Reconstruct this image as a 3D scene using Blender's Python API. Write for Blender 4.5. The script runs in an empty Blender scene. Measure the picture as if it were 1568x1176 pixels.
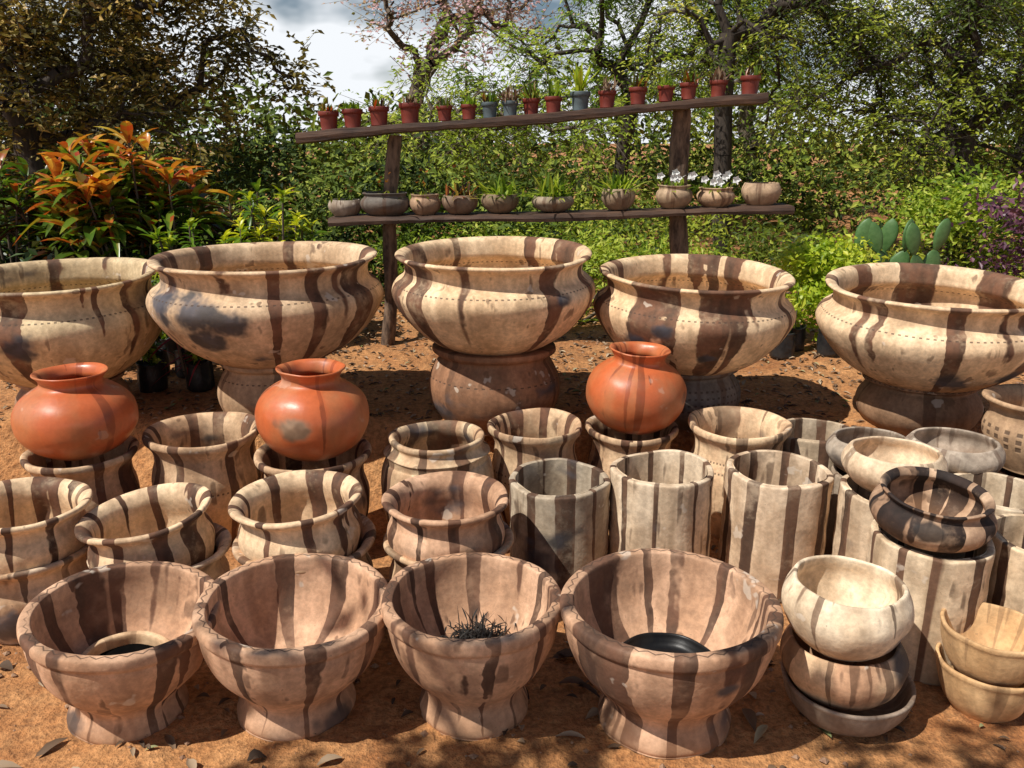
import bpy, math, random
import numpy as np
from mathutils import Vector, Matrix
R=np.random.RandomState(7); random.seed(7)
scene=bpy.context.scene

# ---------------------------------------------------------------- helpers
def link(o,parent=None):
    scene.collection.objects.link(o)
    if parent: o.parent=parent
    return o
def mesh_obj(name,verts,faces,mat,tint=None,smooth=True,parent=None,loc=None):
    verts=np.asarray(verts,dtype=np.float32); faces=np.asarray(faces,dtype=np.int32)
    me=bpy.data.meshes.new(name)
    n=len(verts); m,k=faces.shape
    me.vertices.add(n); me.vertices.foreach_set('co',verts.ravel())
    me.loops.add(m*k); me.loops.foreach_set('vertex_index',faces.ravel())
    me.polygons.add(m)
    me.polygons.foreach_set('loop_start',np.arange(0,m*k,k,dtype=np.int32))
    me.polygons.foreach_set('loop_total',np.full(m,k,dtype=np.int32))
    me.polygons.foreach_set('use_smooth',np.full(m,smooth,dtype=bool))
    if tint is not None:
        a=me.attributes.new('tint','FLOAT','FACE'); a.data.foreach_set('value',np.asarray(tint,dtype=np.float32))
    me.update(calc_edges=True); me.validate()
    if mat: me.materials.append(mat)
    o=bpy.data.objects.new(name,me)
    if loc is not None: o.location=loc
    return link(o,parent)
def empty(name,loc=(0,0,0)):
    o=bpy.data.objects.new(name,None); o.location=loc; o.empty_display_size=.1
    return link(o)
class NT:
    def __init__(s,name):
        s.mat=bpy.data.materials.new(name); s.mat.use_nodes=True
        s.t=s.mat.node_tree; s.b=s.t.nodes['Principled BSDF']; s.out=s.t.nodes['Material Output']
    def n(s,typ,**kw):
        x=s.t.nodes.new(typ)
        for k,v in kw.items(): setattr(x,k,v)
        return x
    def l(s,a,b): s.t.links.new(a,b)
    def setin(s,sock,v):
        if isinstance(v,bpy.types.NodeSocket): s.l(v,sock)
        else: sock.default_value=v
    def math(s,op,a,b=None,c=None,clamp=False):
        x=s.n('ShaderNodeMath',operation=op); x.use_clamp=clamp
        s.setin(x.inputs[0],a)
        if b is not None: s.setin(x.inputs[1],b)
        if c is not None: s.setin(x.inputs[2],c)
        return x.outputs[0]
    def noise(s,vec,scale,detail=4,rough=.55,dim='3D'):
        x=s.n('ShaderNodeTexNoise'); x.inputs['Scale'].default_value=scale
        x.inputs['Detail'].default_value=detail; x.inputs['Roughness'].default_value=rough
        if vec is not None: s.l(vec,x.inputs['Vector'])
        return x.outputs['Fac']
    def mapr(s,v,a,b,c=0.,d=1.,smooth=True):
        x=s.n('ShaderNodeMapRange'); x.interpolation_type='SMOOTHSTEP' if smooth else 'LINEAR'
        s.setin(x.inputs[0],v); s.setin(x.inputs[1],a); s.setin(x.inputs[2],b); s.setin(x.inputs[3],c); s.setin(x.inputs[4],d)
        return x.outputs[0]
    def mix(s,f,a,b,typ='MIX'):
        x=s.n('ShaderNodeMix',data_type='RGBA',blend_type=typ)
        s.setin(x.inputs[0],f)
        for i,v in ((6,a),(7,b)):
            if isinstance(v,tuple): v=(v[0],v[1],v[2],1)
            s.setin(x.inputs[i],v)
        return x.outputs[2]
    def vmul(s,v,k,add=(0,0,0)):
        x=s.n('ShaderNodeVectorMath',operation='MULTIPLY_ADD'); s.l(v,x.inputs[0]); x.inputs[1].default_value=k; x.inputs[2].default_value=add
        return x.outputs[0]
    def bump(s,h,strength=.3,dist=.01,prev=None):
        x=s.n('ShaderNodeBump'); x.inputs['Strength'].default_value=strength; x.inputs['Distance'].default_value=dist
        s.l(h,x.inputs['Height'])
        if prev is not None: s.l(prev,x.inputs['Normal'])
        s.l(x.outputs[0],s.b.inputs['Normal']); return x.outputs[0]

H_rim=[.25]
def clay(base=(.52,.38,.25),base2=(.42,.28,.17),stripe=(.13,.06,.03),N=8,T=.25,S=.75,smoke=.3,rough=.8,H=.4,seed=0.,bands=(),rimnotch=None,nd=60,wob=1.0,smokec=(.035,.033,.036),scorch=(),grain=1.,bmp=.30):
    m=NT('clay_%d'%int(seed*10)); tc=m.n('ShaderNodeTexCoord').outputs['Object']
    off=(seed*3.7%17,seed*5.1%13,seed*2.3%11)
    P=m.vmul(tc,(1,1,1),off)
    sep=m.n('ShaderNodeSeparateXYZ'); m.l(tc,sep.inputs[0]); x,y,z=sep.outputs
    ang=m.math('ARCTAN2',y,x)
    nn=m.n('ShaderNodeVectorMath',operation='NORMALIZE'); m.l(m.vmul(tc,(1,1,0)),nn.inputs[0])
    A=m.vmul(nn.outputs[0],(1,1,1),off)
    n1=m.noise(P,7,3,.62)
    nA=m.noise(A,1.7,1,.5)
    comb=m.math('ADD',m.math('MULTIPLY',ang,float(N)),m.math('MULTIPLY_ADD',m.math('SUBTRACT',n1,.5),2.4*wob,seed))
    comb=m.math('ADD',comb,m.math('MULTIPLY',nA,10.0*wob))
    sv=m.math('SINE',comb)
    zh=m.math('DIVIDE',z,H)
    nA2=m.noise(A,4.3,1,.6)
    thr=m.math('ADD',m.math('MULTIPLY_ADD',m.math('SUBTRACT',1.0,zh),.5,T-.12),m.math('MULTIPLY',m.math('SUBTRACT',nA2,.48),4.0))
    mask=m.mapr(sv,thr,m.math('ADD',thr,m.mapr(nA,.35,.65,.06,.28)))
    fine=m.noise(P,55,3,.70)
    mask=m.math('MULTIPLY',mask,m.mapr(m.math('ADD',m.math('MULTIPLY',n1,.7),m.math('MULTIPLY',fine,.3)),.30,.50,.45,1.))
    mask=m.math('MULTIPLY',mask,min(1,S*1.22))
    col=m.mix(m.mapr(m.math('ADD',m.math('MULTIPLY',nA,.5),m.math('MULTIPLY',n1,.5)),.40,.60),base,base2)
    stv=m.noise(m.vmul(tc,(16,16,2.0),off),1,2,.6)
    col=m.mix(.8*grain,col,m.mix(m.mapr(stv,.3,.7),(.72,.67,.62),(1.17,1.14,1.10)),'MULTIPLY')
    col=m.mix(m.math('MULTIPLY',m.mapr(n1,.54,.66),.25*grain),col,(.25,.17,.11))
    scol=m.mix(m.mapr(stv,.35,.65),stripe,tuple(v*.38 for v in stripe))
    col=m.mix(mask,col,scol)
    dr=m.math('MULTIPLY',m.mapr(stv,.60,.65),m.mapr(n1,.46,.56))
    col=m.mix(m.math('MULTIPLY',dr,.8*S*grain),col,tuple(v*.5 for v in stripe))
    col=m.mix(.75*grain,col,m.mix(m.mapr(fine,.3,.7),(.78,.76,.74),(1.16,1.15,1.13)),'MULTIPLY')
    sm=None
    if smoke>0:
        snv=m.noise(m.vmul(tc,(1,1,1.5),(off[1],off[2],off[0])),2.7,3,.6)
        sm=m.mapr(snv,.64-.16*smoke,.76-.16*smoke)
    for sx,sy,sz,sr in scorch:
        dv=m.n('ShaderNodeVectorMath',operation='LENGTH'); m.l(m.vmul(tc,(1,1,1.5),(-sx,-sy,-sz*1.5)),dv.inputs[0])
        dd=m.math('ADD',dv.outputs['Value'],m.math('MULTIPLY',m.math('SUBTRACT',n1,.5),sr*2.6))
        q=m.math('SUBTRACT',1.0,m.mapr(dd,sr*.45,sr*1.05))
        sm=q if sm is None else m.math('MAXIMUM',sm,q)
    if sm is not None:
        col=m.mix(m.math('MULTIPLY',sm,.92),col,m.mix(m.mapr(n1,.35,.65),smokec,tuple(min(1,v*3.) for v in smokec)))
    chip=m.mapr(n1,.66,.69)
    col=m.mix(m.math('MULTIPLY',chip,.5*grain),col,(.74,.64,.52))
    dk=m.mapr(fine,.68,.74)
    col=m.mix(m.math('MULTIPLY',dk,.45*grain),col,(.10,.06,.04))
    dust=m.math('MULTIPLY',m.mapr(z,0.0,.10,1.,0.),m.mapr(n1,.3,.7,.3,.95))
    col=m.mix(m.math('MULTIPLY',dust,.65*min(1,grain)),col,(.30,.145,.065))
    dots=None
    for zb,wd in bands:
        d=m.math('SUBTRACT',1.0,m.mapr(m.math('ABSOLUTE',m.math('SUBTRACT',z,zb)),wd*.5,wd))
        d=m.math('MULTIPLY',d,m.mapr(m.math('SINE',m.math('MULTIPLY',ang,float(nd))),.0,.4))
        dots=d if dots is None else m.math('MAXIMUM',dots,d)
    if rimnotch is not None:
        zz=m.mapr(z,rimnotch,rimnotch+.003)
        rad=m.n('ShaderNodeVectorMath',operation='LENGTH'); m.l(m.vmul(tc,(1,1,0)),rad.inputs[0])
        zig=m.math('PINGPONG',m.math('MULTIPLY',ang,float(nd)/6.283),.5)
        target=m.math('MULTIPLY_ADD',zig,.022,float(H_rim[0])-.010)
        d=m.math('SUBTRACT',1.0,m.mapr(m.math('ABSOLUTE',m.math('SUBTRACT',rad.outputs['Value'],target)),.0013,.0032))
        d=m.math('MULTIPLY',zz,d)
        dots=d if dots is None else m.math('MAXIMUM',dots,d)
    if dots is not None:
        col=m.mix(m.math('MULTIPLY',dots,.78),col,(.07,.04,.025))
    m.l(col,m.b.inputs['Base Color'])
    m.l(m.mapr(n1,.3,.7,rough-.12,min(1,rough+.12),False),m.b.inputs['Roughness'])
    h=m.math('ADD',m.math('MULTIPLY',fine,.45),n1)
    if dots is not None: h=m.math('SUBTRACT',h,m.math('MULTIPLY',dots,1.1))
    m.bump(h,bmp,.010)
    return m.mat

def simple(name,c1,c2,scale=20,rough=.8,bump=.3,stretch=(1,1,1),spec=.5):
    m=NT(name); tc=m.n('ShaderNodeTexCoord').outputs['Object']; v=m.vmul(tc,stretch)
    n=m.noise(v,scale,4,.65); n2=m.noise(v,scale*.2,2)
    col=m.mix(m.mapr(n,.3,.7),c1,c2); col=m.mix(.6,col,m.mix(n2,(.6,.6,.6),(1.3,1.3,1.3)),'MULTIPLY')
    m.l(col,m.b.inputs['Base Color']); m.b.inputs['Roughness'].default_value=rough
    m.b.inputs['Specular IOR Level'].default_value=spec
    m.bump(n,bump,.01); return m.mat

def leafmat(name,cols,trans=.35,rough=.45,spec=.5):
    m=NT(name); a=m.n('ShaderNodeAttribute',attribute_name='tint')
    r=m.n('ShaderNodeValToRGB'); cr=r.color_ramp
    while len(cr.elements)<len(cols): cr.elements.new(.5)
    for i,(p,c) in enumerate(cols): cr.elements[i].position=p; cr.elements[i].color=(*c,1)
    m.l(a.outputs['Fac'],r.inputs[0]); col=r.outputs[0]
    m.l(col,m.b.inputs['Base Color']); m.b.inputs['Roughness'].default_value=rough; m.b.inputs['Specular IOR Level'].default_value=spec
    if trans>0:
        t=m.n('ShaderNodeBsdfTranslucent'); m.l(m.mix(1.,col,(1.5,1.6,.7),'MULTIPLY'),t.inputs[0])
        x=m.n('ShaderNodeMixShader'); x.inputs[0].default_value=trans
        m.l(m.b.outputs[0],x.inputs[1]); m.l(t.outputs[0],x.inputs[2]); m.l(x.outputs[0],m.out.inputs[0])
    return m.mat

# ---------------------------------------------------------------- lathe pots
def crom(pts,k=4):
    P=[np.array(p,float) for p in pts]; out=[]
    n=len(P)
    for i in range(n-1):
        p0=P[max(i-1,0)];p1=P[i];p2=P[i+1];p3=P[min(i+2,n-1)]
        for j in range(k):
            t=j/k
            q=.5*((2*p1)+(-p0+p2)*t+(2*p0-5*p1+4*p2-p3)*t*t+(-p0+3*p1-3*p2+p3)*t**3)
            out.append((max(q[0],0.0001),q[1]))
    out.append(tuple(P[-1])); return out
def lathe(name,prof,loc,mat,seg=80,wob=.012,tilt=(0,0),rotz=None,parent=None,k=4,scl=(1,1),lump=.004):
    pr=np.array(crom([(r*scl[0],z*scl[1]) for r,z in prof],k)); m=len(pr); H=pr[:,1].max()
    th=np.linspace(0,2*np.pi,seg,endpoint=False)
    a,b,c,d,e=R.uniform(0,6.28,5)
    w=1+wob*(np.sin(2*th+a)+.5*np.sin(3*th+b)+.25*np.sin(5*th+c))
    rr=pr[:,0][:,None]*w[None,:]
    rr=rr+lump*np.sin(7*th[None,:]+pr[:,1][:,None]*30+c)*np.sin(pr[:,1][:,None]*22+d)*np.minimum(1,pr[:,0][:,None]/.1)*.5
    zz=pr[:,1][:,None]+0*th[None,:]
    zz=zz+wob*.6*H*np.sin(2*th+d)[None,:]*(zz/H)**3+wob*.35*H*np.sin(3*th+e)[None,:]*(zz/H)**3
    V=np.stack([rr*np.cos(th),rr*np.sin(th),zz],-1).reshape(-1,3)
    i=np.arange(m-1)[:,None]*seg; j=np.arange(seg)[None,:]; j2=(j+1)%seg
    F=np.stack([i+j,i+j2,i+seg+j2,i+seg+j],-1).reshape(-1,4)
    o=mesh_obj(name,V,F,mat,parent=parent)
    o.location=loc
    rz=R.uniform(0,6.28) if rotz is None else rotz
    o.rotation_euler=(Matrix.Rotation(math.radians(tilt[1]),3,'Y')@Matrix.Rotation(math.radians(tilt[0]),3,'X')@Matrix.Rotation(rz,3,'Z')).to_euler()
    return o

P_FRONT=[(0,0),(.57,0),(.62,.012),(.63,.05),(.60,.11),(.565,.17),(.56,.225),(.61,.30),(.72,.39),(.84,.51),(.925,.66),(.97,.81),(.975,.875),(1.0,.895),(1.015,.925),(1.01,.98),(.98,1.0),(.91,1.0),(.885,.985),(.875,.92),(.86,.80),(.80,.64),(.68,.48),(.5,.38),(.2,.34),(0,.34)]
P_BIG=[(0,0),(.36,0),(.44,.02),(.60,.10),(.76,.22),(.88,.36),(.96,.49),(1,.60),(.995,.67),(.96,.73),(.90,.775),(.875,.81),(.87,.86),(.885,.92),(.93,.96),(.955,.98),(.955,1.0),(.93,1.01),(.88,.995),(.85,.96),(.83,.88),(.83,.80),(.9,.74),(.94,.64),(.88,.45),(.72,.25),(.4,.1),(0,.07)]
P_STAND=[(0,0),(.72,0),(.78,.06),(.92,.25),(.98,.45),(.96,.62),(.87,.78),(.82,.84),(.82,.89),(.90,.93),(.91,.98),(.86,1.0),(.5,1.0),(0,1.0)]
P_ROUND=[(0,0),(.40,0),(.55,.03),(.80,.14),(.96,.30),(1,.45),(.97,.58),(.86,.70),(.68,.79),(.55,.835),(.51,.87),(.515,.91),(.56,.955),(.605,.985),(.60,1.0),(.575,1.0),(.51,.975),(.46,.92),(.45,.87),(.5,.83),(.75,.74),(.9,.5),(.8,.25),(.4,.08),(0,.06)]
P_COLLAR=[(0,0),(.62,0),(.70,.04),(.84,.25),(.92,.45),(.93,.58),(.89,.68),(.86,.73),(.85,.79),(.86,.85),(.93,.91),(.985,.94),(1.0,.97),(.985,.997),(.95,1.0),(.89,.985),(.84,.95),(.79,.88),(.78,.80),(.80,.70),(.84,.5),(.72,.2),(.5,.07),(0,.06)]
P_JAR=[(0,0),(.70,0),(.78,.04),(.93,.25),(1.0,.50),(.985,.68),(.93,.78),(.90,.80),(.91,.85),(.93,.87),(.86,.89),(.80,.93),(.84,.97),(.83,1.0),(.76,1.0),(.70,.96),(.70,.9),(.85,.75),(.88,.5),(.8,.2),(.5,.07),(0,.06)]
P_CYL=[(0,0),(.90,0),(.97,.01),(.985,.04),(.985,.3),(.98,.6),(.985,.9),(.99,.97),(.985,.992),(.96,1.0),(.90,1.0),(.87,.99),(.86,.96),(.86,.5),(.84,.15),(.8,.08),(.4,.06),(0,.06)]
P_BOWL=[(0,0),(.45,0),(.60,.05),(.83,.25),(.97,.50),(1,.66),(.97,.80),(.91,.91),(.87,.98),(.84,1.0),(.80,.98),(.82,.88),(.88,.7),(.86,.5),(.7,.25),(.4,.1),(0,.08)]
P_DISH=[(0,0),(.55,0),(.70,.08),(.87,.35),(.95,.68),(.985,.88),(1,.95),(.99,1.0),(.95,1.0),(.92,.94),(.86,.66),(.74,.32),(.5,.16),(0,.14)]
P_OPEN=[(0,0),(.55,0),(.64,.03),(.82,.28),(.93,.60),(.97,.84),(1,.92),(1,.98),(.97,1.0),(.93,.99),(.90,.9),(.82,.6),(.68,.3),(.5,.14),(0,.12)]

pink=(.68,.43,.28); pink2=(.54,.32,.195); cream=(.86,.65,.42); cream2=(.72,.50,.31); tan=(.74,.53,.335); tan2=(.55,.36,.215); grey=(.48,.41,.33); grey2=(.30,.25,.20)
red=(.56,.135,.045); red2=(.50,.17,.065); brown=(.26,.14,.08)
STR=(.15,.065,.034)
sd=[1.3]
def nsd(): sd[0]+=1.7; return sd[0]

# front row pedestal bowls
for x,y,w,h,t,sc in [(-1.12,2.13,.51,.345,(2,5),((-.14,-.13,.03,.07),)),(-.635,2.155,.54,.352,(1,3),((.16,-.12,.02,.08),)),(-.112,2.15,.51,.365,(0,0),()),(.438,2.10,.595,.38,(0,0),((.10,-.24,.27,.05),(.16,-.08,.05,.07)))]:
    H_rim[0]=w/2*.955
    mt=clay(pink,pink2,stripe=(.13,.055,.03),N=8,T=.5,S=.74,smoke=.0,H=h,seed=nsd(),rimnotch=h*.988,nd=42,rough=.8,scorch=sc)
    root=lathe('pedestal_clay_bowl',P_FRONT,(x,y,0.0),mt,scl=(w/2,h),tilt=t,seg=112,rotz=0)
    if x<-1:
        mi=clay(cream,cream2,N=5,T=.9,S=.3,smoke=0,H=.1,seed=nsd())
        lathe('inner_pot_rim',[(.13,0),(.135,.03),(.13,.05),(.12,.052),(.112,.045),(.108,.0)],(0.0,.0,.125),mi,parent=root,rotz=0)
        lathe('opening_shade_disc',[(0,0),(.06,.0),(.109,.004),(.111,.0)],(0.0,.0,.140),simple('hole_shade',(.004,.004,.004),(.008,.007,.006),rough=1,spec=0,bump=0),parent=root,rotz=0)  # disc painted black for the shade inside the hole; the bowl floor is closed
    if x>.4:
        bm=simple('black_rubber',(.006,.006,.007),(.014,.013,.012),rough=.4,bump=.1,spec=.3)
        lathe('black_basin',[(0,.012),(.10,.012),(.125,.03),(.134,.045),(.14,.045),(.142,.036),(.12,-.01)],(0,0,.140),bm,parent=root,rotz=0)

# right front stacks
mt=clay((.36,.28,.22),(.22,.17,.13),N=6,T=.7,S=.4,smoke=.5,H=.1,seed=nsd())
lathe('clay_saucer',P_DISH,(.968,2.13,0),mt,scl=(.185,.115),tilt=(2,0))
mt=clay(tan,pink2,N=6,T=.6,S=.6,smoke=.3,H=.17,seed=nsd())
lathe('clay_bowl',P_BOWL,(.955,2.13,.06),mt,scl=(.172,.18),tilt=(0,-3))
mt=clay((.90,.77,.58),(.80,.64,.45),N=5,T=1.0,S=.6,smoke=.0,H=.2,seed=nsd(),smokec=(.15,.14,.14),scorch=((.13,-.10,.06,.085),))
lathe('clay_bowl',P_BOWL,(.937,2.125,.222),mt,scl=(.176,.20),tilt=(0,1),seg=96,rotz=0)
for z,w in ((0,.136),(.115,.138)):
    mt=clay((.72,.48,.25),(.62,.39,.19),N=4,T=.95,S=.3,smoke=0,H=.15,seed=nsd())
    lathe('small_clay_bowl',P_OPEN,(1.38,2.145,z),mt,scl=(w,.15),tilt=(0,R.uniform(-1,1)),wob=.008)

# second row: stacked collared pots
for i,(x,z1,z2,w1,w2,t) in enumerate([(-1.65,.285,.445,.46,.44,(0,3)),(-1.19,.28,.42,.455,.43,(2,-6)),(-.697,.315,.47,.475,.44,(1,-3)),(-.215,.32,.468,.445,.425,(0,0))]):
    sc=(((.05,-.2,.1,.13),),((.12,-.18,.12,.08),),((.16,-.15,.15,.08),(-.1,-.2,.2,.05)),())[i]
    mt=clay((.74,.60,.45) if i<3 else tan,tan2,N=8,T=.5,S=.7,smoke=.2,H=z1,seed=nsd(),scorch=sc,smokec=(.05,.055,.065))
    lathe('collared_clay_pot',P_COLLAR,(x,2.615,0),mt,scl=(w1/2,z1),seg=96,rotz=0)
    mt=clay(cream if x<-.5 else pink,tan if x<-.5 else pink2,stripe=STR,N=9,T=.35,S=.8,smoke=.2 if x<-.5 else .1,H=z2-.2,seed=nsd())
    lathe('collared_clay_pot',P_COLLAR,(x-.005,2.61,z2-.27),mt,scl=(w2/2,.27),tilt=t,seg=96)

# cylinders
cyls=[(.177,2.93,.40,.385,(.54,.46,.35),.5),(.559,2.93,.44,.38,(.80,.66,.49),.15),(.985,2.93,.435,.39,(.78,.62,.45),.1),(1.30,2.41,.42,.35,(.80,.65,.46),.1),(1.34,2.775,.42,.35,(.76,.62,.45),.1),
 (1.70,2.77,.42,.35,(.74,.62,.46),.2),(1.67,2.40,.42,.35,(.78,.62,.43),.1),(1.297,3.40,.42,.34,(.62,.52,.39),.4),(1.40,3.09,.355,.3,grey,.3),(1.715,3.09,.35,.3,grey,.3),(2.10,3.2,.33,.36,brown,.1),(2.06,2.75,.42,.35,(.74,.62,.46),.1)]
for x,y,h,w,c,smk in cyls:
    c2=(c[0]*.74,c[1]*.69,c[2]*.64)
    mt=clay(c,c2,stripe=(.15,.075,.042),N=9,T=.30,S=.80,smoke=smk,H=h*2.5,seed=nsd(),wob=.35)
    lathe('cylindrical_clay_pot',P_CYL,(x,y,0),mt,scl=(w/2,h),wob=.018,lump=.007,tilt=(0,R.uniform(-1,1)),seg=96)
def bowl(name,x,y,z,w,h,c,c2,prof=P_BOWL,tilt=(0,0),rz=None,**kw):
    mt=clay(c,c2,H=h,seed=nsd(),**kw); return lathe(name,prof,(x,y,z),mt,scl=(w/2,h),tilt=tilt,seg=96,rotz=rz)
P_SQUAT=[(0,0),(.50,0),(.62,.05),(.86,.22),(.98,.42),(1,.56),(.96,.70),(.87,.79),(.83,.84),(.84,.91),(.89,.97),(.89,1.0),(.86,1.01),(.80,.97),(.76,.88),(.8,.8),(.9,.6),(.8,.3),(.4,.1),(0,.08)]
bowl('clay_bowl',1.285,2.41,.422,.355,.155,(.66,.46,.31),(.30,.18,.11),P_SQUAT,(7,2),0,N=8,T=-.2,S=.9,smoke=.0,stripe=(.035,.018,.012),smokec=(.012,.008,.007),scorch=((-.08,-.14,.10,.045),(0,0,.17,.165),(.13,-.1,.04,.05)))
bowl('clay_bowl',1.335,2.775,.421,.34,.145,(.82,.66,.47),(.70,.53,.36),P_BOWL,N=4,T=1.,S=.4,smoke=0)
bowl('clay_bowl',1.39,3.09,.357,.325,.14,grey,grey2,P_BOWL,N=5,T=.8,S=.4,smoke=.4)
bowl('clay_bowl',1.71,3.09,.352,.355,.14,(.56,.47,.38),grey2,P_BOWL,N=5,T=.8,S=.4,smoke=.3)
bowl('carved_clay_bowl',2.12,3.22,.332,.44,.285,(.56,.38,.23),(.42,.27,.16),P_COLLAR,N=6,T=.9,S=.3,smoke=0,bands=((.11,.012),(.14,.012),(.17,.01)),nd=26)
def pot(name,x,y,w,h,c,c2,prof,tilt=(0,0),z=0,**kw):
    mt=clay(c,c2,H=h,seed=nsd(),stripe=STR,**kw); return lathe(name,prof,(x,y,z),mt,scl=(w/2,h),tilt=tilt,seg=96)
pot('collared_clay_pot',-1.27,3.3,.47,.465,tan,tan2,P_COLLAR,N=8,T=.2,S=.75,smoke=.3,bands=((.25,.005),),nd=70)
pot('clay_jar',-.302,3.2,.45,.472,(.74,.57,.37),tan2,P_JAR,N=8,T=.3,S=.7,smoke=.1)
pot('collared_clay_pot',.097,3.37,.40,.465,(.66,.49,.31),tan2,P_COLLAR,N=8,T=.15,S=.8,smoke=.2,bands=((.25,.005),(.28,.005)),nd=60)
pot('collared_clay_pot',.95,3.36,.43,.475,cream,cream2,P_COLLAR,N=7,T=.6,S=.6,smoke=.1,bands=((.34,.005),(.30,.005)),nd=80)
for x,y,w in ((-1.71,3.16,.43),(-.785,3.15,.45),(.515,3.46,.40)):
    pot('collared_clay_pot',x,y,w,.425,tan,tan2,P_COLLAR,N=8,T=.2,S=.8,smoke=.3)
RS=(((-.21,-.06,.11,.085),),((-.02,-.21,.17,.07),),((.19,-.10,.17,.05),))
for i,(x,y,w,h,t) in enumerate(((-1.705,3.16,.445,.33,(0,0)),(-.78,3.15,.432,.35,(0,1)),(.517,3.46,.42,.35,(1,3)))):
    mt=clay(red,red2,stripe=(.28,.055,.022),N=3,T=.9,S=.5,smoke=0,rough=.42,H=h,seed=nsd(),smokec=((.006,.005,.005),(.16,.11,.07),(.12,.05,.03))[i],scorch=RS[i],grain=.35,bmp=.12)
    lathe('round_terracotta_pot',P_ROUND,(x,y,.415),mt,scl=(w/2,h),tilt=t,seg=96,wob=.008,rotz=0)

# back row large planters on stands
bigs=[(-2.10,3.9,.92,.50,.512,.50,(.70,.56,.35),.2,((.05,-.42,.28,.10),(.2,-.4,.1,.1))),
 (-1.13,3.9,1.04,.485,.61,.52,(.74,.55,.36),.0,((-.34,-.36,.34,.15),(-.17,-.46,.33,.13),(-.02,-.48,.28,.10),(-.12,-.44,.20,.09),(.06,-.36,.10,.06))),
 (-.083,3.9,.935,.447,.668,.62,cream,.0,((.30,-.35,.30,.05),)),
 (.84,3.92,.91,.45,.57,.5,cream,.0,((-.20,-.38,.27,.06),(.0,-.40,.15,.05),(-.3,-.3,.2,.08))),
 (1.90,3.8,.98,.445,.535,.54,(.86,.66,.44),.0,((-.05,-.36,.11,.12),(.18,-.36,.14,.07)))]
for i,(x,y,w,h,zb,sw,c,smk,sc) in enumerate(bigs):
    mt=clay(c,(c[0]*.84,c[1]*.79,c[2]*.74),stripe=(.17,.072,.038),N=8,T=.35,S=.78,smoke=smk,H=h,seed=nsd(),bands=((h*.72,.0035),) if i!=0 else ((h*.74,.0035),),nd=110,scorch=sc,smokec=(.026,.027,.034))
    lathe('large_clay_planter',P_BIG,(x,y,zb),mt,scl=(w/2,h),seg=144,wob=.012,tilt=((2.5,0),(1.,0),(2.5,0),(3,1),(4,0))[i],rotz=0)
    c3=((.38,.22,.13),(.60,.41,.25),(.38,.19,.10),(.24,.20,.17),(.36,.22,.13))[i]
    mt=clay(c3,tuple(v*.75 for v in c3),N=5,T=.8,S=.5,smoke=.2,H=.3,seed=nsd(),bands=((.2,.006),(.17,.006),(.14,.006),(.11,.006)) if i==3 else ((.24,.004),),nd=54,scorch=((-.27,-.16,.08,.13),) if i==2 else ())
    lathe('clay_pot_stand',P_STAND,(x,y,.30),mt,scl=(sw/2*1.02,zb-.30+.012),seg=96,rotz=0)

# ---------------------------------------------------------------- ground
def hgt(x,y):
    x=np.asarray(x,float); y=np.asarray(y,float)
    e=3.50+.07*np.sin(x*2.1+1)+.05*np.sin(x*5.3)
    t=np.clip((y-e)/.30,0,1); t=t*t*(3-2*t)
    z=.34*t+.03*np.clip((y-4)/2,0,1)
    z=z+.25*np.clip((y-7)/10,0,1)
    n=.012*np.sin(x*3.1+y*1.7)+.008*np.sin(x*7.7-y*5.1)+.006*np.sin(x*13+y*11)
    return z+n*np.clip((y-3.3)/.5,.15,1.)
def axis(lo,hi,fl,fh,step,grow=1.25):
    a=list(np.arange(fl,fh,step)); s=step; v=a[-1]
    while v<hi: s*=grow; v+=s; a.append(v)
    s=step; v=a[0]; b=[]
    while v>lo: s*=grow; v-=s; b.append(v)
    return np.array(b[::-1]+a)
xs=axis(-300,300,-4,4,.03); ys=axis(-300,300,1,7,.03)
X,Y=np.meshgrid(xs,ys); Z=hgt(X,Y)+R.normal(0,.0028,X.shape)*((np.abs(X)<4.2)&(Y>0.8)&(Y<7.2))
V=np.stack([X,Y,Z],-1).reshape(-1,3); nx=len(xs); ny=len(ys)
i=np.arange(ny-1)[:,None]*nx; j=np.arange(nx-1)[None,:]
F=np.stack([i+j,i+j+1,i+nx+j+1,i+nx+j],-1).reshape(-1,4)
m=NT('red_earth'); tc=m.n('ShaderNodeTexCoord').outputs['Object']
n1=m.noise(tc,1.7,3,.6); n2=m.noise(tc,45,4,.7); n3=m.noise(tc,9,4,.65)
col=m.mix(m.mapr(n1,.3,.7),(.36,.145,.047),(.56,.27,.10))
col=m.mix(m.mapr(n3,.4,.7,0,.55),col,(.66,.35,.145))
col=m.mix(.85,col,m.mix(m.mapr(n2,.3,.7),(.48,.46,.44),(1.25,1.22,1.2)),'MULTIPLY')
dk=m.mapr(n2,.62,.70); col=m.mix(m.math('MULTIPLY',dk,.6),col,(.09,.05,.03))
m.l(col,m.b.inputs['Base Color']); m.b.inputs['Roughness'].default_value=.95
hh=m.math('ADD',m.math('MULTIPLY',n2,.6),m.math('MULTIPLY',n3,1.2)); m.bump(hh,.85,.03)
mesh_obj('ground',V,F,m.mat)

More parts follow.
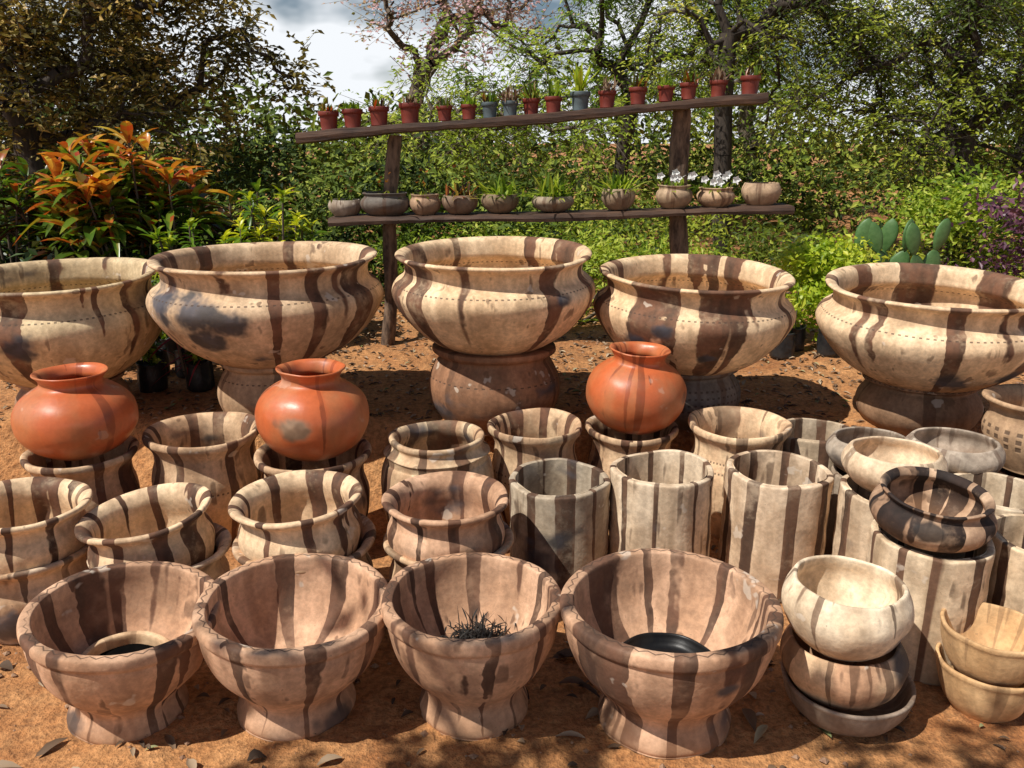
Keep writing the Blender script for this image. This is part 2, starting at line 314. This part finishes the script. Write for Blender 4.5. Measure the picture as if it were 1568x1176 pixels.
# ---------------------------------------------------------------- leaves
def unit(v): return v/np.maximum(np.linalg.norm(v,axis=-1,keepdims=True),1e-6)
def leaf_quads(P,D,N,L,W):
    D=unit(D); S=unit(np.cross(D,N)); N=np.cross(S,D); L=L[:,None];W=W[:,None]
    a=P; c=P+D*L; mid=P+D*L*.45+N*W*.22
    b=mid+S*W*.5; d=mid-S*W*.5
    V=np.stack([a,b,c,d],1).reshape(-1,3); F=np.arange(len(V)).reshape(-1,4); return V,F
def ribbons(P,D,L,W,droop=.5,segs=5,wave=0.,fold=.15,shape=1.):
    n=len(P); D=unit(D); up=np.array([0,0,1.])[None]
    S=unit(np.cross(D,up)+1e-4); vs=[]
    for k in range(segs+1):
        t=k/segs
        c=P+D*(L*t)[:,None]-up*(L*droop*t*t)[:,None]
        Nn=unit(np.cross(S,D))
        w=W*max(.04,math.sin(math.pi*min(1,(t**shape)*.93+.05)))
        lift=(w*fold)[:,None]*Nn
        vs.append(np.stack([c+S*(w/2)[:,None]+lift,c,c-S*(w/2)[:,None]+lift],1))
    V=np.stack(vs,1)
    base=(np.arange(n)*(segs+1)*3)[:,None,None]; k=(np.arange(segs)*3)[None,:,None]; j=np.arange(2)[None,None,:]
    b=base+k+j
    F=np.stack([b,b+1,b+4,b+3],-1).reshape(-1,4)
    return V.reshape(-1,3),F,segs*2
def tubes(A,B,ra,rb,sides=6):
    A=np.asarray(A,float);B=np.asarray(B,float);ra=np.asarray(ra,float);rb=np.asarray(rb,float)
    D=unit(B-A); ref=np.where(np.abs(D[:,2:3])>.9,np.array([[1.,0,0]]),np.array([[0,0,1.]]))
    U=unit(np.cross(D,ref)); W=np.cross(D,U)
    th=np.linspace(0,2*np.pi,sides,endpoint=False)
    ring=U[:,None]*np.cos(th)[None,:,None]+W[:,None]*np.sin(th)[None,:,None]
    V=np.concatenate([A[:,None]+ring*ra[:,None,None],B[:,None]+ring*rb[:,None,None]],1)
    n=len(A); b=(np.arange(n)*2*sides)[:,None]; j=np.arange(sides)[None]; j2=(j+1)%sides
    F=np.stack([b+j,b+j2,b+sides+j2,b+sides+j],-1).reshape(-1,4)
    return V.reshape(-1,3),F
def join(parts):
    Vs=[];Fs=[];o=0
    for V,F in parts: Vs.append(V);Fs.append(F+o);o+=len(V)
    return np.concatenate(Vs),np.concatenate(Fs)

bark=simple('bark',(.07,.05,.035),(.18,.14,.10),30,.9,.8,(1,1,.25))
bark_d=simple('bark_dark',(.022,.016,.012),(.07,.052,.038),30,.9,.8,(1,1,.25))

def tree(name,base,th,cc,cr,ncl,twigs,lpt,leafL,leafW,mat,seed,barkm=bark,r0=.12,twL=.35,droop=.3,clr=.25,spread=1.,bias=0.):
    r=np.random.RandomState(seed); base=np.array([base[0],base[1],float(hgt(base[0],base[1]))-.05])
    top=base+np.array([r.uniform(-.2,.2),r.uniform(-.2,.2),th])
    nodes=[base+(top-base)*t+np.array([r.normal(0,.04),r.normal(0,.04),0])*(0<t<1) for t in np.linspace(0,1,7)]
    par=[-1,0,1,2,3,4,5]
    cl=[]
    while len(cl)<ncl:
        p=r.uniform(-1,1,3)
        q=np.linalg.norm(p)
        if q>1: continue
        if q>.75+.25*math.sin(p[0]*7+seed)*math.cos(p[2]*6+p[1]*5): continue
        cl.append(np.array(cc)+p*np.array(cr))
    cl.sort(key=lambda p:np.linalg.norm(p-top))
    cids=[]
    for p in cl:
        arr=np.array(nodes[3:]); d=np.linalg.norm(arr-p,axis=1)+.35*np.linalg.norm(arr-top,axis=1)
        k=int(np.argmin(d))+3
        a=nodes[k]; L=np.linalg.norm(p-a)
        for t in (.35,.7):
            q=a+(p-a)*t+r.normal(0,.07*L,3)+np.array([0,0,.06*L]); nodes.append(q); par.append(k if t<.5 else len(nodes)-2)
        nodes.append(p); par.append(len(nodes)-2); cids.append(len(nodes)-1)
    n=len(nodes); cnt=np.zeros(n)
    for c in cids: cnt[c]=1
    for k in range(n-1,0,-1): cnt[par[k]]+=cnt[k]
    rad=r0*(cnt/max(cnt[0],1))**.5; rad=np.maximum(rad,.006)
    N=np.array(nodes); ks=np.arange(1,n); pr=np.array(par)[1:]
    parts=[tubes(N[pr],N[ks],np.minimum(rad[pr],rad[ks]*1.35+.004),rad[ks],6)]
    root=empty(name,tuple(base))
    C=np.repeat(N[cids],twigs,0); m=len(C)
    C=C+r.normal(0,clr*.45,C.shape)
    D=unit(r.normal(0,1,C.shape)*np.array([1,1,.6])*spread+np.array([0,0,.1])); TL=twL*r.uniform(.5,1.2,m)
    up=np.array([0,0,1.])
    def pos(t): return C+D*(TL*t)[:,None]-up*(droop*TL*t*t)[:,None]
    parts.append(tubes(C,pos(1.),np.full(m,.004),np.full(m,.0015),3))
    V,F=join(parts); mesh_obj('trunk_and_limbs',V-base,F,barkm,parent=root)
    S=unit(np.cross(D,up)+1e-4); Ps=[];Ds=[];Ns=[]
    for k in range(lpt):
        t=(k+.7)/lpt
        p=pos(t); tang=unit(D-up*2*droop*t); side=S*(1 if k%2 else -1)
        Ps.append(p); Ds.append(tang*.55+side*.9+r.normal(0,.3,p.shape)-up*.15); Ns.append(np.array([-.35,-.45,.8])+r.normal(0,.45,p.shape))
    P=np.concatenate(Ps);D2=np.concatenate(Ds);N2=np.concatenate(Ns); q=len(P)
    V,F=leaf_quads(P,D2,N2,leafL*r.uniform(.6,1.25,q),leafW*r.uniform(.7,1.2,q))
    cltint=np.tile(np.repeat(r.uniform(0,1,len(cids)),twigs),lpt)
    tint=np.clip(.75*cltint+.35*r.uniform(0,1,q)-.05+bias,0,1)
    mesh_obj('foliage',V-base,F,mat,tint,smooth=False,parent=root)
    return root

L_olive=leafmat('leaf_olive',[(0,(.022,.024,.008)),(.4,(.10,.085,.018)),(.8,(.32,.24,.05)),(1,(.50,.34,.12))],.15,.5,.25)
L_green=leafmat('leaf_green',[(0,(.04,.09,.010)),(.4,(.17,.26,.025)),(.8,(.42,.50,.06)),(1,(.60,.60,.14))],.38,.5,.25)
L_mid=leafmat('leaf_mid',[(0,(.014,.030,.006)),(.45,(.10,.14,.014)),(.8,(.32,.36,.035)),(1,(.52,.48,.09))],.22,.5,.2)
L_back=leafmat('leaf_back',[(0,(.010,.024,.006)),(.5,(.08,.12,.014)),(.85,(.26,.31,.04)),(1,(.42,.40,.09))],0,.6,.15)
L_dark=leafmat('leaf_dark',[(0,(.008,.018,.006)),(.6,(.028,.06,.012)),(1,(.10,.15,.03))],0,.35,.4)
L_lime=leafmat('leaf_lime',[(0,(.10,.18,.012)),(.6,(.32,.43,.025)),(1,(.62,.62,.06))],.35)
L_pink=leafmat('blossom_pink',[(0,(.60,.34,.38)),(.6,(.75,.50,.55)),(1,(.25,.24,.08))],.3)
L_purple=leafmat('leaf_purple',[(0,(.04,.015,.03)),(.6,(.13,.045,.08)),(1,(.26,.12,.15))],.2)
L_croton=leafmat('leaf_croton',[(0,(.018,.030,.010)),(.25,(.08,.020,.014)),(.45,(.06,.14,.015)),(.60,(.20,.28,.03)),(.74,(.42,.055,.018)),(.87,(.70,.30,.045)),(1,(.75,.60,.18))],.3,.3)
L_crotonY=leafmat('leaf_croton_yellow',[(0,(.03,.08,.010)),(.35,(.14,.25,.018)),(.7,(.55,.55,.035)),(1,(.82,.70,.05))],.3,.35)
L_agave=leafmat('leaf_agave',[(0,(.08,.15,.07)),(1,(.24,.32,.18))],.1,.5)
L_red=leafmat('leaf_red',[(0,(.25,.01,.02)),(1,(.55,.03,.05))],.2,.4)
L_dry=leafmat('leaf_dry',[(0,(.06,.035,.02)),(.5,(.20,.12,.065)),(.9,(.50,.38,.25)),(1,(.12,.2,.04))],0,.8)

tree('broadleaf_tree',(-4.6,8.8),1.3,(-4.1,8.8,2.6),(2.3,1.3,1.5),105,22,7,.085,.042,L_olive,11,bark_d,.12,.34,.25,.28,1.,.05)
tree('broadleaf_tree',(-7.0,11.5),1.6,(-6.4,11.5,3.0),(2.8,1.4,2.2),80,20,7,.12,.06,L_olive,12,bark_d,.15,.38,.25,.3)
tree('blossom_tree',(-1.4,12),1.6,(-.7,12,3.8),(1.8,1.2,1.6),80,12,6,.065,.046,L_pink,13,bark,.11,.5,-.1,.3)
tree('feathery_tree',(-.9,9.3),1.1,(-.3,9.4,1.75),(1.7,1.2,1.0),52,15,11,.065,.023,L_green,14,bark,.07,.5,.55,.22)
tree('feathery_tree',(1.2,10.2),1.7,(1.3,10.2,2.8),(1.9,1.2,1.4),56,15,11,.08,.028,L_green,15,bark_d,.09,.55,.6,.22)
tree('feathery_tree',(2.15,8.6),2.2,(2.4,8.8,2.8),(1.5,1.1,1.2),46,15,11,.062,.023,L_mid,16,bark_d,.09,.5,.6,.22)
tree('feathery_tree',(4.4,8.4),1.3,(4.2,8.5,2.4),(1.9,1.3,1.6),100,18,11,.060,.024,L_mid,17,bark_d,.11,.45,.5,.22,1.,.08)
tree('feathery_tree',(6.4,11),1.8,(6.0,11,3.0),(2.6,1.4,2.3),80,18,9,.085,.034,L_mid,18,bark_d,.15,.5,.5,.28,1.,.05)
tree('feathery_tree',(3.6,13),2.0,(3.6,13,3.2),(2.2,1.3,1.8),36,14,9,.11,.04,L_green,19,bark,.12,.6,.5,.3)
# tree that stands behind the photographer and lightly dapples the front row
tree('shade_tree',(-4.2,-1.2),2.6,(-2.0,.10,3.75),(2.5,.75,.40),20,10,6,.13,.06,L_back,20,bark,.10,.36,.3,.2)

def mass(name,xr,yr,zr,ncl,per,clr,L,W,mat,seed,bias=0.):
    r=np.random.RandomState(seed)
    C=np.stack([r.uniform(*xr,ncl),r.uniform(*yr,ncl),r.uniform(0,1,ncl)],-1)
    htop=zr[0]+(zr[1]-zr[0])*(.62+.22*np.sin(C[:,0]*.55+seed)+.16*np.sin(C[:,0]*1.7+2*seed))
    C[:,2]=hgt(C[:,0],C[:,1])+zr[0]+(htop-zr[0])*C[:,2]**.8
    P=np.repeat(C,per,0)+r.normal(0,1,(ncl*per,3))*np.array([clr,clr,clr*.7])
    P[:,2]=np.maximum(P[:,2],hgt(P[:,0],P[:,1])+.02)
    D=r.normal(0,1,P.shape)*np.array([1,1,.7]); N=r.normal(0,.5,P.shape)+np.array([-.3,-.4,.9]); q=len(P)
    V,F=leaf_quads(P,D,N,L*r.uniform(.6,1.3,q),W*r.uniform(.7,1.2,q))
    tint=np.clip(.75*np.repeat(r.uniform(0,1,ncl),per)+.35*r.uniform(0,1,q)-.05+bias,0,1)
    return mesh_obj(name,V,F,mat,tint,smooth=False)
mass('distant_treeline',(-24,24),(17,23),(0,2.9),480,50,.5,.24,.14,L_back,31)
mass('distant_thicket',(-12,-1.5),(10,13),(0,1.9),230,90,.25,.11,.06,L_back,32,-.1)
mass('distant_thicket',(-1.5,13),(11,14),(0,1.2),230,80,.28,.12,.055,L_back,30,.05)
mass('undergrowth',(-5.2,0.2),(6.3,7.8),(0,1.05),230,110,.17,.08,.032,L_back,33,-.05)
mass('undergrowth',(-.2,5.5),(6.6,8.4),(0,.80),190,110,.16,.065,.026,L_mid,34)
mass('leafy_shrub',(-1.0,1.6),(6.0,6.8),(.1,.78),60,130,.11,.055,.02,L_green,35)
mass('leafy_shrub',(3.3,4.8),(6.8,7.6),(.5,1.0),30,120,.14,.06,.03,L_green,36)
mass('lime_green_shrub',(1.75,2.1),(5.1,5.4),(.08,.66),26,120,.065,.045,.027,L_lime,37)
mass('dark_green_shrub',(-3.4,-1.4),(5.0,5.9),(.0,.78),130,110,.12,.09,.045,L_dark,38)
mass('purple_shrub',(3.1,4.0),(5.4,5.9),(.3,1.05),30,70,.10,.06,.03,L_purple,39)

def croton(name,c,rad,hz,nros,nl,L,W,mat,seed,tr=(0,1),fold=.3):
    r=np.random.RandomState(seed); b=np.array([c[0],c[1],float(hgt(c[0],c[1]))]); root=empty(name,tuple(b))
    th=r.uniform(0,6.28,nros); rr=np.sqrt(r.uniform(0,1,nros))
    tips=np.stack([rr*np.cos(th)*rad[0],rr*np.sin(th)*rad[1],hz*(.45+.55*r.uniform(0,1,nros))*(1-.3*rr**2)],-1)
    foot=tips*np.array([.25,.25,0]); mid=(tips*.55+foot*.45)+r.normal(0,.03,tips.shape)
    parts=[tubes(foot,mid,np.full(nros,.012),np.full(nros,.009),5),tubes(mid,tips,np.full(nros,.009),np.full(nros,.006),5)]
    V,F=join(parts); mesh_obj('stems',V,F,bark,parent=root)
    P=np.repeat(tips,nl,0); q=len(P); lev=r.uniform(0,1,q)
    P=P-np.array([0,0,1.])*(lev*L*.9)[:,None]
    a=r.uniform(0,6.28,q); el=1.0-1.1*lev+r.normal(0,.2,q)
    D=np.stack([np.cos(a)*np.cos(el),np.sin(a)*np.cos(el),np.sin(el)],-1)
    V,F,k=ribbons(P,D,L*r.uniform(.55,1.2,q),W*r.uniform(.6,1.2,q),.35,fold=fold)
    rt=np.repeat(r.uniform(0,1,nros),nl)
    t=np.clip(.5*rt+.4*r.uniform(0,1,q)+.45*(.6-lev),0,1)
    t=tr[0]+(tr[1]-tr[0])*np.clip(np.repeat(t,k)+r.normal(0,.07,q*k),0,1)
    mesh_obj('leaves',V,F,mat,t,parent=root); return root
croton('croton_shrub',(-2.42,5.4),(.45,.35),1.55,36,20,.26,.066,L_croton,41,(.15,1.0))
croton('croton_shrub',(-2.75,5.7),(.5,.4),1.25,28,18,.23,.056,L_croton,40,(0,.9))
croton('croton_shrub',(-3.25,5.5),(.5,.4),1.3,34,18,.23,.056,L_croton,42,(0,.75))
croton('croton_shrub',(-1.95,5.9),(.4,.3),1.1,22,18,.18,.045,L_croton,43,(0,.6))
croton('yellow_croton_shrub',(-1.5,5.35),(.42,.3),.98,44,20,.13,.030,L_crotonY,44,(.1,1))
croton('yellow_croton_shrub',(-1.95,5.1),(.35,.25),.80,30,18,.13,.03,L_crotonY,45,(0,.8))
croton('red_cordyline',(-1.655,4.28),(.12,.10),.62,6,8,.24,.014,L_red,51)
croton('agave_plant',(2.95,5.7),(.25,.15),.16,5,16,.46,.065,L_agave,46)
croton('agave_plant',(3.7,5.6),(.3,.15),.16,5,16,.44,.06,L_agave,47)
croton('strap_leaf_plant',(.35,5.9),(.9,.2),.35,16,14,.3,.02,L_green,48)
croton('strap_leaf_plant',(1.6,6.0),(.5,.2),.35,10,14,.3,.02,L_green,49)

cm=simple('cactus_skin',(.06,.14,.035),(.10,.20,.06),25,.5,.2)
root=empty('prickly_pear_cactus',(2.32,5.45,float(hgt(2.32,5.45))))
def pad(p,l,w,ang,yaw):
    nu,nv=14,12; V=[];F=[]
    for i in range(nv+1):
        t=i/nv
        for j in range(nu):
            a=2*math.pi*j/nu; rr=math.sin(math.pi*t)**.6*(.8+.3*t)
            V.append((rr*math.cos(a)*w/2,rr*math.sin(a)*.016,t*l))
    for i in range(nv):
        for j in range(nu): F.append((i*nu+j,i*nu+(j+1)%nu,(i+1)*nu+(j+1)%nu,(i+1)*nu+j))
    o=mesh_obj('pad',V,F,cm,parent=root); o.location=p
    M=Matrix.Rotation(yaw,3,'Z')@Matrix.Rotation(ang,3,'Y'); o.rotation_euler=M.to_euler()
    return Vector(p)+M@Vector((0,0,l*.93))
for x0 in (-.22,-.06,.12,.27):
    p=pad((x0,R.uniform(-.06,.06),0),.32,.15,R.uniform(-.2,.2),R.uniform(-.5,.5))
    for a in (-.45,.3):
        q=pad(tuple(p),.29,.14,a+R.uniform(-.15,.15),R.uniform(-.6,.6))
        if R.uniform()<.7: pad(tuple(q),.22,.11,a*.5+R.uniform(-.3,.3),R.uniform(-.6,.6))

bagm=simple('black_plastic',(.010,.010,.011),(.03,.03,.03),18,.4,.8)
def nursery(x,y,mat,hp,seed,n=60,L=.07,W=.03):
    z=float(hgt(x,y)); root=empty('nursery_bag_plant',(x,y,z))
    lathe('plastic_bag',[(0,0),(.055,0),(.065,.02),(.066,.08),(.062,.13),(.066,.15),(.06,.15),(.057,.13),(0,.125)],(0,0,0),bagm,parent=root,seg=24,wob=.07,k=2,lump=.012)
    r=np.random.RandomState(seed); t=r.uniform(0,1,n); P=np.stack([r.normal(0,.06,n)*t,r.normal(0,.06,n)*t,.14+hp*t],-1)
    V,F=leaf_quads(P,r.normal(0,1,(n,3)),r.normal(0,.4,(n,3))+[0,0,1],L*r.uniform(.6,1.2,n),W*r.uniform(.7,1.2,n))
    mesh_obj('leaves',V,F,mat,r.uniform(0,1,n),smooth=False,parent=root)
    V,F=tubes([[0,0,.1]],[[0,0,.14+hp]],[.005],[.003],5); mesh_obj('stem',V,F,bark,parent=root)
k=50
for x,y in [(-1.62,4.25),(-1.75,4.45),(-1.55,4.6),(-1.85,4.2),(-1.95,4.5),(-1.45,4.4),(-2.3,4.6),(-1.7,4.8),(-1.5,4.9),(-2.0,4.8)]:
    k+=1; nursery(x,y,L_dark if k%3 else L_green,.34,k,120)
for i in range(9):
    k+=1; nursery(1.6+.13*i+R.uniform(-.02,.02),4.9+.13*(i%2),L_lime if i<4 else L_dark,.22,k,60)

# ---------------------------------------------------------------- shelf rack
wood=simple('weathered_wood',(.03,.015,.009),(.12,.062,.035),22,.75,.7,(.12,1,1))
rack=empty('plant_shelf_rack',(0,5.2,0))
def plank(name,x0,z0,x1,z1,th,dp):
    n=40; V=[];F=[]; r=np.random.RandomState(int(z0*100))
    for i in range(n+1):
        t=i/n; x=x0+(x1-x0)*t; z=z0+(z1-z0)*t+.006*math.sin(t*9)+r.normal(0,.0015)
        h=th*(.5+.08*math.sin(t*13+1)+r.normal(0,.02)); d=dp*(.5+.04*math.sin(t*7)+r.normal(0,.008))
        for yy,zz in ((-d,-h*.8),(-d*1.03,0),(-d*.97,h*.85),(-d*.6,h),(d*.6,h),(d,h*.8),(d,-h*.8),(d*.6,-h),(-d*.6,-h)):
            V.append((x,yy,z+zz))
    m=9
    for i in range(n):
        for j in range(m): F.append((i*m+j,i*m+(j+1)%m,(i+1)*m+(j+1)%m,(i+1)*m+j))
    V.append((x0,0,z0)); V.append((x1,0,z1)); c0=len(V)-2
    for j in range(0,m-1,2):
        F.append((c0,j+2 if j+2<m else 0,j+1,j)); b=n*m; F.append((c0+1,b+j,b+j+1,b+(j+2 if j+2<m else 0)))
    return mesh_obj(name,V,F,wood,smooth=False,parent=rack)
plank('upper_plank',-1.25,1.612,1.46,1.832,.055,.2)
plank('lower_plank',-1.08,1.135,1.65,1.203,.045,.3)
pw=simple('post_bark',(.05,.03,.02),(.26,.17,.11),30,.9,.9,(1,1,.3))
def post(name,x0,z0,x1,z1,r,y=.07):
    n=22; V=[];F=[];m=14; rr=np.random.RandomState(int(abs(x0)*100))
    for i in range(n+1):
        t=i/n
        for j in range(m):
            a=2*math.pi*j/m; q=r*(1+.08*math.sin(3*a+t*5)+.06*math.sin(t*17)+rr.normal(0,.03))
            V.append((x0+(x1-x0)*t+.012*math.sin(t*7)+q*math.cos(a),y+q*math.sin(a),z0+(z1-z0)*t))
    for i in range(n):
        for j in range(m): F.append((i*m+j,i*m+(j+1)%m,(i+1)*m+(j+1)%m,(i+1)*m+j))
    mesh_obj(name,V,F,pw,parent=rack)
post('post_left',-.80,.3,-.70,1.63,.042); post('post_right',1.05,.3,1.0,1.775,.055)
post('brace',1.12,.3,1.05,1.1,.03,.14)

tp=simple('terracotta_plastic',(.16,.022,.013),(.21,.035,.018),12,.55,.1)
gp=simple('grey_plastic',(.07,.10,.11),(.10,.13,.14),12,.55,.1)
soil=simple('potting_soil',(.02,.013,.009),(.06,.04,.03),60,.95,.8)
P_SM=[(0,0),(.36,0),(.37,.02),(.43,.72),(.435,.74),(.49,.76),(.50,.98),(.48,1.0),(.45,.98),(.43,.85)]
def tuft(root,z,n,L,W,mat,seed,sp=.03,el0=.5,droop=.3,tr=(0,1),name='plant'):
    r=np.random.RandomState(seed); a=r.uniform(0,6.28,n); el=r.uniform(el0-.4,el0+.9,n)
    D=np.stack([np.cos(a)*np.cos(el),np.sin(a)*np.cos(el),np.sin(el)],-1)
    P=np.stack([r.normal(0,sp,n),r.normal(0,sp,n),np.full(n,z)],-1)
    V,F,k=ribbons(P,D,L*r.uniform(.5,1.2,n),W*r.uniform(.7,1.2,n),droop,4)
    mesh_obj(name,V,F,mat,np.repeat(r.uniform(*tr,n),k),parent=root)
up=[(-1.073,.122,0),(-.932,.122,0),(-.775,.122,0),(-.596,.128,0),(-.393,.095,0),(-.252,.095,0),(-.13,.10,1),(-.011,.098,1),(.111,.105,0),(.241,.105,0),(.397,.12,2),(.554,.108,0),(.73,.108,0),(.89,.10,0),(1.024,.105,0),(1.2,.105,0),(1.383,.118,0)]
for i,(x,w,kind) in enumerate(up):
    z=1.612+(x+1.25)/2.71*.22+.028+.006*math.sin((x+1.25)/2.71*9)
    root=empty('potted_succulent',(x,5.2+R.uniform(-.02,.02),z)); h=w*.86
    lathe('pot',P_SM,(0,0,0),gp if kind else tp,parent=root,seg=28,wob=.004,k=2,scl=(w,h),lump=0)
    lathe('soil',[(0,h*.86),(w*.25,h*.87),(w*.44,h*.85)],(0,0,0),soil,parent=root,seg=20,k=1,lump=0)
    if kind==2:
        tuft(root,h*.85,30,.16,.03,L_lime,100+i,.006,1.2,.0,(.5,1))
    else: tuft(root,h*.85,30+int(R.uniform(0,20)),.075+.05*R.uniform(),.014,(L_croton,L_green,L_croton,L_dry)[i%4],100+i,.022,.8,.15,(.1,.75))
lo=[(-1.0,.2,.10,grey,'r'),(-.757,.295,.135,(.16,.14,.12),'r'),(-.52,.19,.12,(.5,.33,.21),'r'),(-.311,.217,.11,(.26,.18,.12),'R'),(-.071,.228,.11,(.26,.19,.12),'g'),(.244,.256,.09,(.36,.30,.22),'G'),(.634,.205,.125,(.40,.30,.2),'g'),(.969,.22,.135,(.52,.38,.25),'w'),(1.217,.228,.115,(.55,.38,.24),'w'),(1.489,.228,.135,(.52,.37,.24),'n')]
flw=simple('white_petals',(.75,.75,.72),(.85,.85,.82),30,.6,.05)
for i,(x,w,h,c,kind) in enumerate(lo):
    z=1.135+(x+1.08)/2.73*.068+.024
    root=empty('potted_plant' if kind!='n' else 'closed_clay_bowl',(x,5.2+R.uniform(-.03,.0),z))
    mt=clay(c,tuple(v*.75 for v in c),N=5,T=.6,S=.5,smoke=.2,H=h,seed=nsd())
    lathe('pot',P_SQUAT if i in (1,2,7,8) else P_BOWL,(0,0,0),mt,scl=(w/2,h),parent=root,seg=48,k=3,lump=.002)
    if kind=='n': continue
    lathe('soil',[(0,h*.8),(w*.2,h*.8),(w*.39,h*.76)],(0,0,0),soil,parent=root,seg=20,k=1,lump=0)
    mt={'r':L_mid,'R':L_croton,'g':L_green,'G':L_green,'w':L_green}[kind]
    tuft(root,h*.75,{'r':26,'R':70,'g':90,'G':120,'w':60}[kind],{'r':.07,'R':.15,'g':.19,'G':.22,'w':.10}[kind],.018,mt,140+i,w*.2,.7,.3)
    if kind=='w':
        r=np.random.RandomState(i)
        for q in range(9):
            a=np.linspace(0,6.28,6)[:5]; c0=np.array([r.uniform(-.1,.1),r.uniform(-.09,.05),h+.03+r.uniform(0,.05)])
            D=np.stack([np.cos(a),-.5+0*a,np.sin(a)],-1)
            V,F=leaf_quads(np.repeat(c0[None],5,0),D,np.tile([0,-1,.3],(5,1)),np.full(5,.030),np.full(5,.030))
            mesh_obj('flower',V,F,flw,parent=root)
    if kind in 'Rr':
        n=10; r=np.random.RandomState(200+i); P=np.stack([r.normal(0,w*.2,n),r.normal(0,.03,n),h+r.uniform(.04,.16,n)],-1)
        V,F=leaf_quads(P,r.normal(0,1,(n,3)),r.normal(0,1,(n,3)),np.full(n,.025),np.full(n,.018)); mesh_obj('blooms',V,F,L_croton,np.full(n,.7),parent=root)

# ---------------------------------------------------------------- litter
def litter(name,n,xr,yr,L,W,mat,seed,curl=.3):
    r=np.random.RandomState(seed); x=r.uniform(*xr,n); y=r.uniform(*yr,n)
    P=np.stack([x,y,hgt(x,y)+.006],-1); a=r.uniform(0,6.28,n)
    D=np.stack([np.cos(a),np.sin(a),r.uniform(0,.35,n)],-1)
    V,F,k=ribbons(P,D,L*r.uniform(.4,1.2,n),W*r.uniform(.5,1.2,n),.25,4,fold=.4)
    return mesh_obj(name,V,F,mat,np.repeat(r.uniform(0,1,n)**1.3,k))
litter('leaf_litter',420,(-2.6,2.6),(1.4,3.4),.045,.018,L_dry,61)
litter('leaf_litter',4200,(-3.2,3.6),(3.7,6.6),.05,.02,L_dry,62)
litter('leaf_litter',60,(-1.8,1.9),(1.5,2.4),.10,.04,L_dry,63)
r=np.random.RandomState(64); n=2600
x=r.uniform(-3,3,n); y=np.concatenate([r.uniform(1.3,3.3,n//2),r.uniform(3.4,6,n-n//2)]); s=.003+.012*r.uniform(0,1,n)**4
oct_=np.array([[1,0,0],[0,1,0],[-1,0,0],[0,-1,0],[0,0,.7],[0,0,-.7]]); of=np.array([[0,1,4],[1,2,4],[2,3,4],[3,0,4],[1,0,5],[2,1,5],[3,2,5],[0,3,5]])
V=(oct_[None]*s[:,None,None]*r.uniform(.6,1.3,(n,6,1))+np.stack([x,y,hgt(x,y)+s*.3],-1)[:,None]).reshape(-1,3)
F=(of[None]+(np.arange(n)*6)[:,None,None]).reshape(-1,3)
mesh_obj('pebbles',V,F,simple('pebble',(.22,.11,.06),(.40,.25,.15),40),smooth=False)
# dark plant debris piled in the third bowl
root=empty('plant_debris_pile',(-.105,2.19,.155)); cg=simple('charred_grass',(.010,.008,.006),(.028,.022,.017))
lathe('mulch',[(0,.035),(.04,.032),(.08,.015),(.105,-.01),(.11,-.03)],(0,0,0),soil,parent=root,seg=40,wob=.08,k=3,lump=.012)
tuft(root,.03,380,.06,.006,cg,77,.04,.15,.3,name='blades')
tuft(root,.03,34,.10,.003,cg,78,.035,.8,.1,name='stalks')

# ---------------------------------------------------------------- light, sky, camera
sd_=Vector((-.50,-.30,.81)).normalized()
sun=bpy.data.lights.new('sun','SUN'); sun.energy=5.0; sun.angle=math.radians(.5); sun.color=(1,.955,.88)
so=bpy.data.objects.new('sun',sun); so.rotation_euler=sd_.to_track_quat('Z','Y').to_euler(); link(so)
w=bpy.data.worlds.new('World'); scene.world=w; w.use_nodes=True; nt=w.node_tree
bg=nt.nodes['Background']; sky=nt.nodes.new('ShaderNodeTexSky'); sky.sky_type='NISHITA'; sky.sun_disc=False
sky.sun_elevation=math.asin(sd_.z); sky.sun_rotation=math.atan2(sd_.x,sd_.y)
tc=nt.nodes.new('ShaderNodeTexCoord'); nz=nt.nodes.new('ShaderNodeTexNoise'); nz.inputs['Scale'].default_value=6; nz.inputs['Detail'].default_value=4
mp=nt.nodes.new('ShaderNodeMapping'); mp.inputs['Scale'].default_value=(1,1,2.0); nt.links.new(tc.outputs['Generated'],mp.inputs[0]); nt.links.new(mp.outputs[0],nz.inputs['Vector'])
sp=nt.nodes.new('ShaderNodeSeparateXYZ'); nt.links.new(tc.outputs['Generated'],sp.inputs[0])
el=nt.nodes.new('ShaderNodeMapRange'); el.inputs[1].default_value=.0; el.inputs[2].default_value=.40; el.inputs[3].default_value=.26; el.inputs[4].default_value=-.16
nt.links.new(sp.outputs['Z'],el.inputs[0])
ad=nt.nodes.new('ShaderNodeMath'); ad.operation='ADD'; nt.links.new(nz.outputs['Fac'],ad.inputs[0]); nt.links.new(el.outputs[0],ad.inputs[1])
mr=nt.nodes.new('ShaderNodeMapRange'); mr.inputs[1].default_value=.50; mr.inputs[2].default_value=.66; nt.links.new(ad.outputs[0],mr.inputs[0])
mx=nt.nodes.new('ShaderNodeMix'); mx.data_type='RGBA'; nt.links.new(mr.outputs[0],mx.inputs[0]); nt.links.new(sky.outputs[0],mx.inputs[6]); mx.inputs[7].default_value=(14.5,15,15.6,1)
nt.links.new(mx.outputs[2],bg.inputs[0]); bg.inputs[1].default_value=.064

cam=bpy.data.cameras.new('camera'); cam.sensor_width=36; cam.lens=29.85; cam.clip_end=1000; cam.clip_start=.05
co=bpy.data.objects.new('camera',cam); co.location=(0,0,1.6); co.rotation_euler=(math.radians(74),0,0); link(co); scene.camera=co
scene.view_settings.view_transform='Standard'; scene.view_settings.look='None'; scene.view_settings.exposure=0
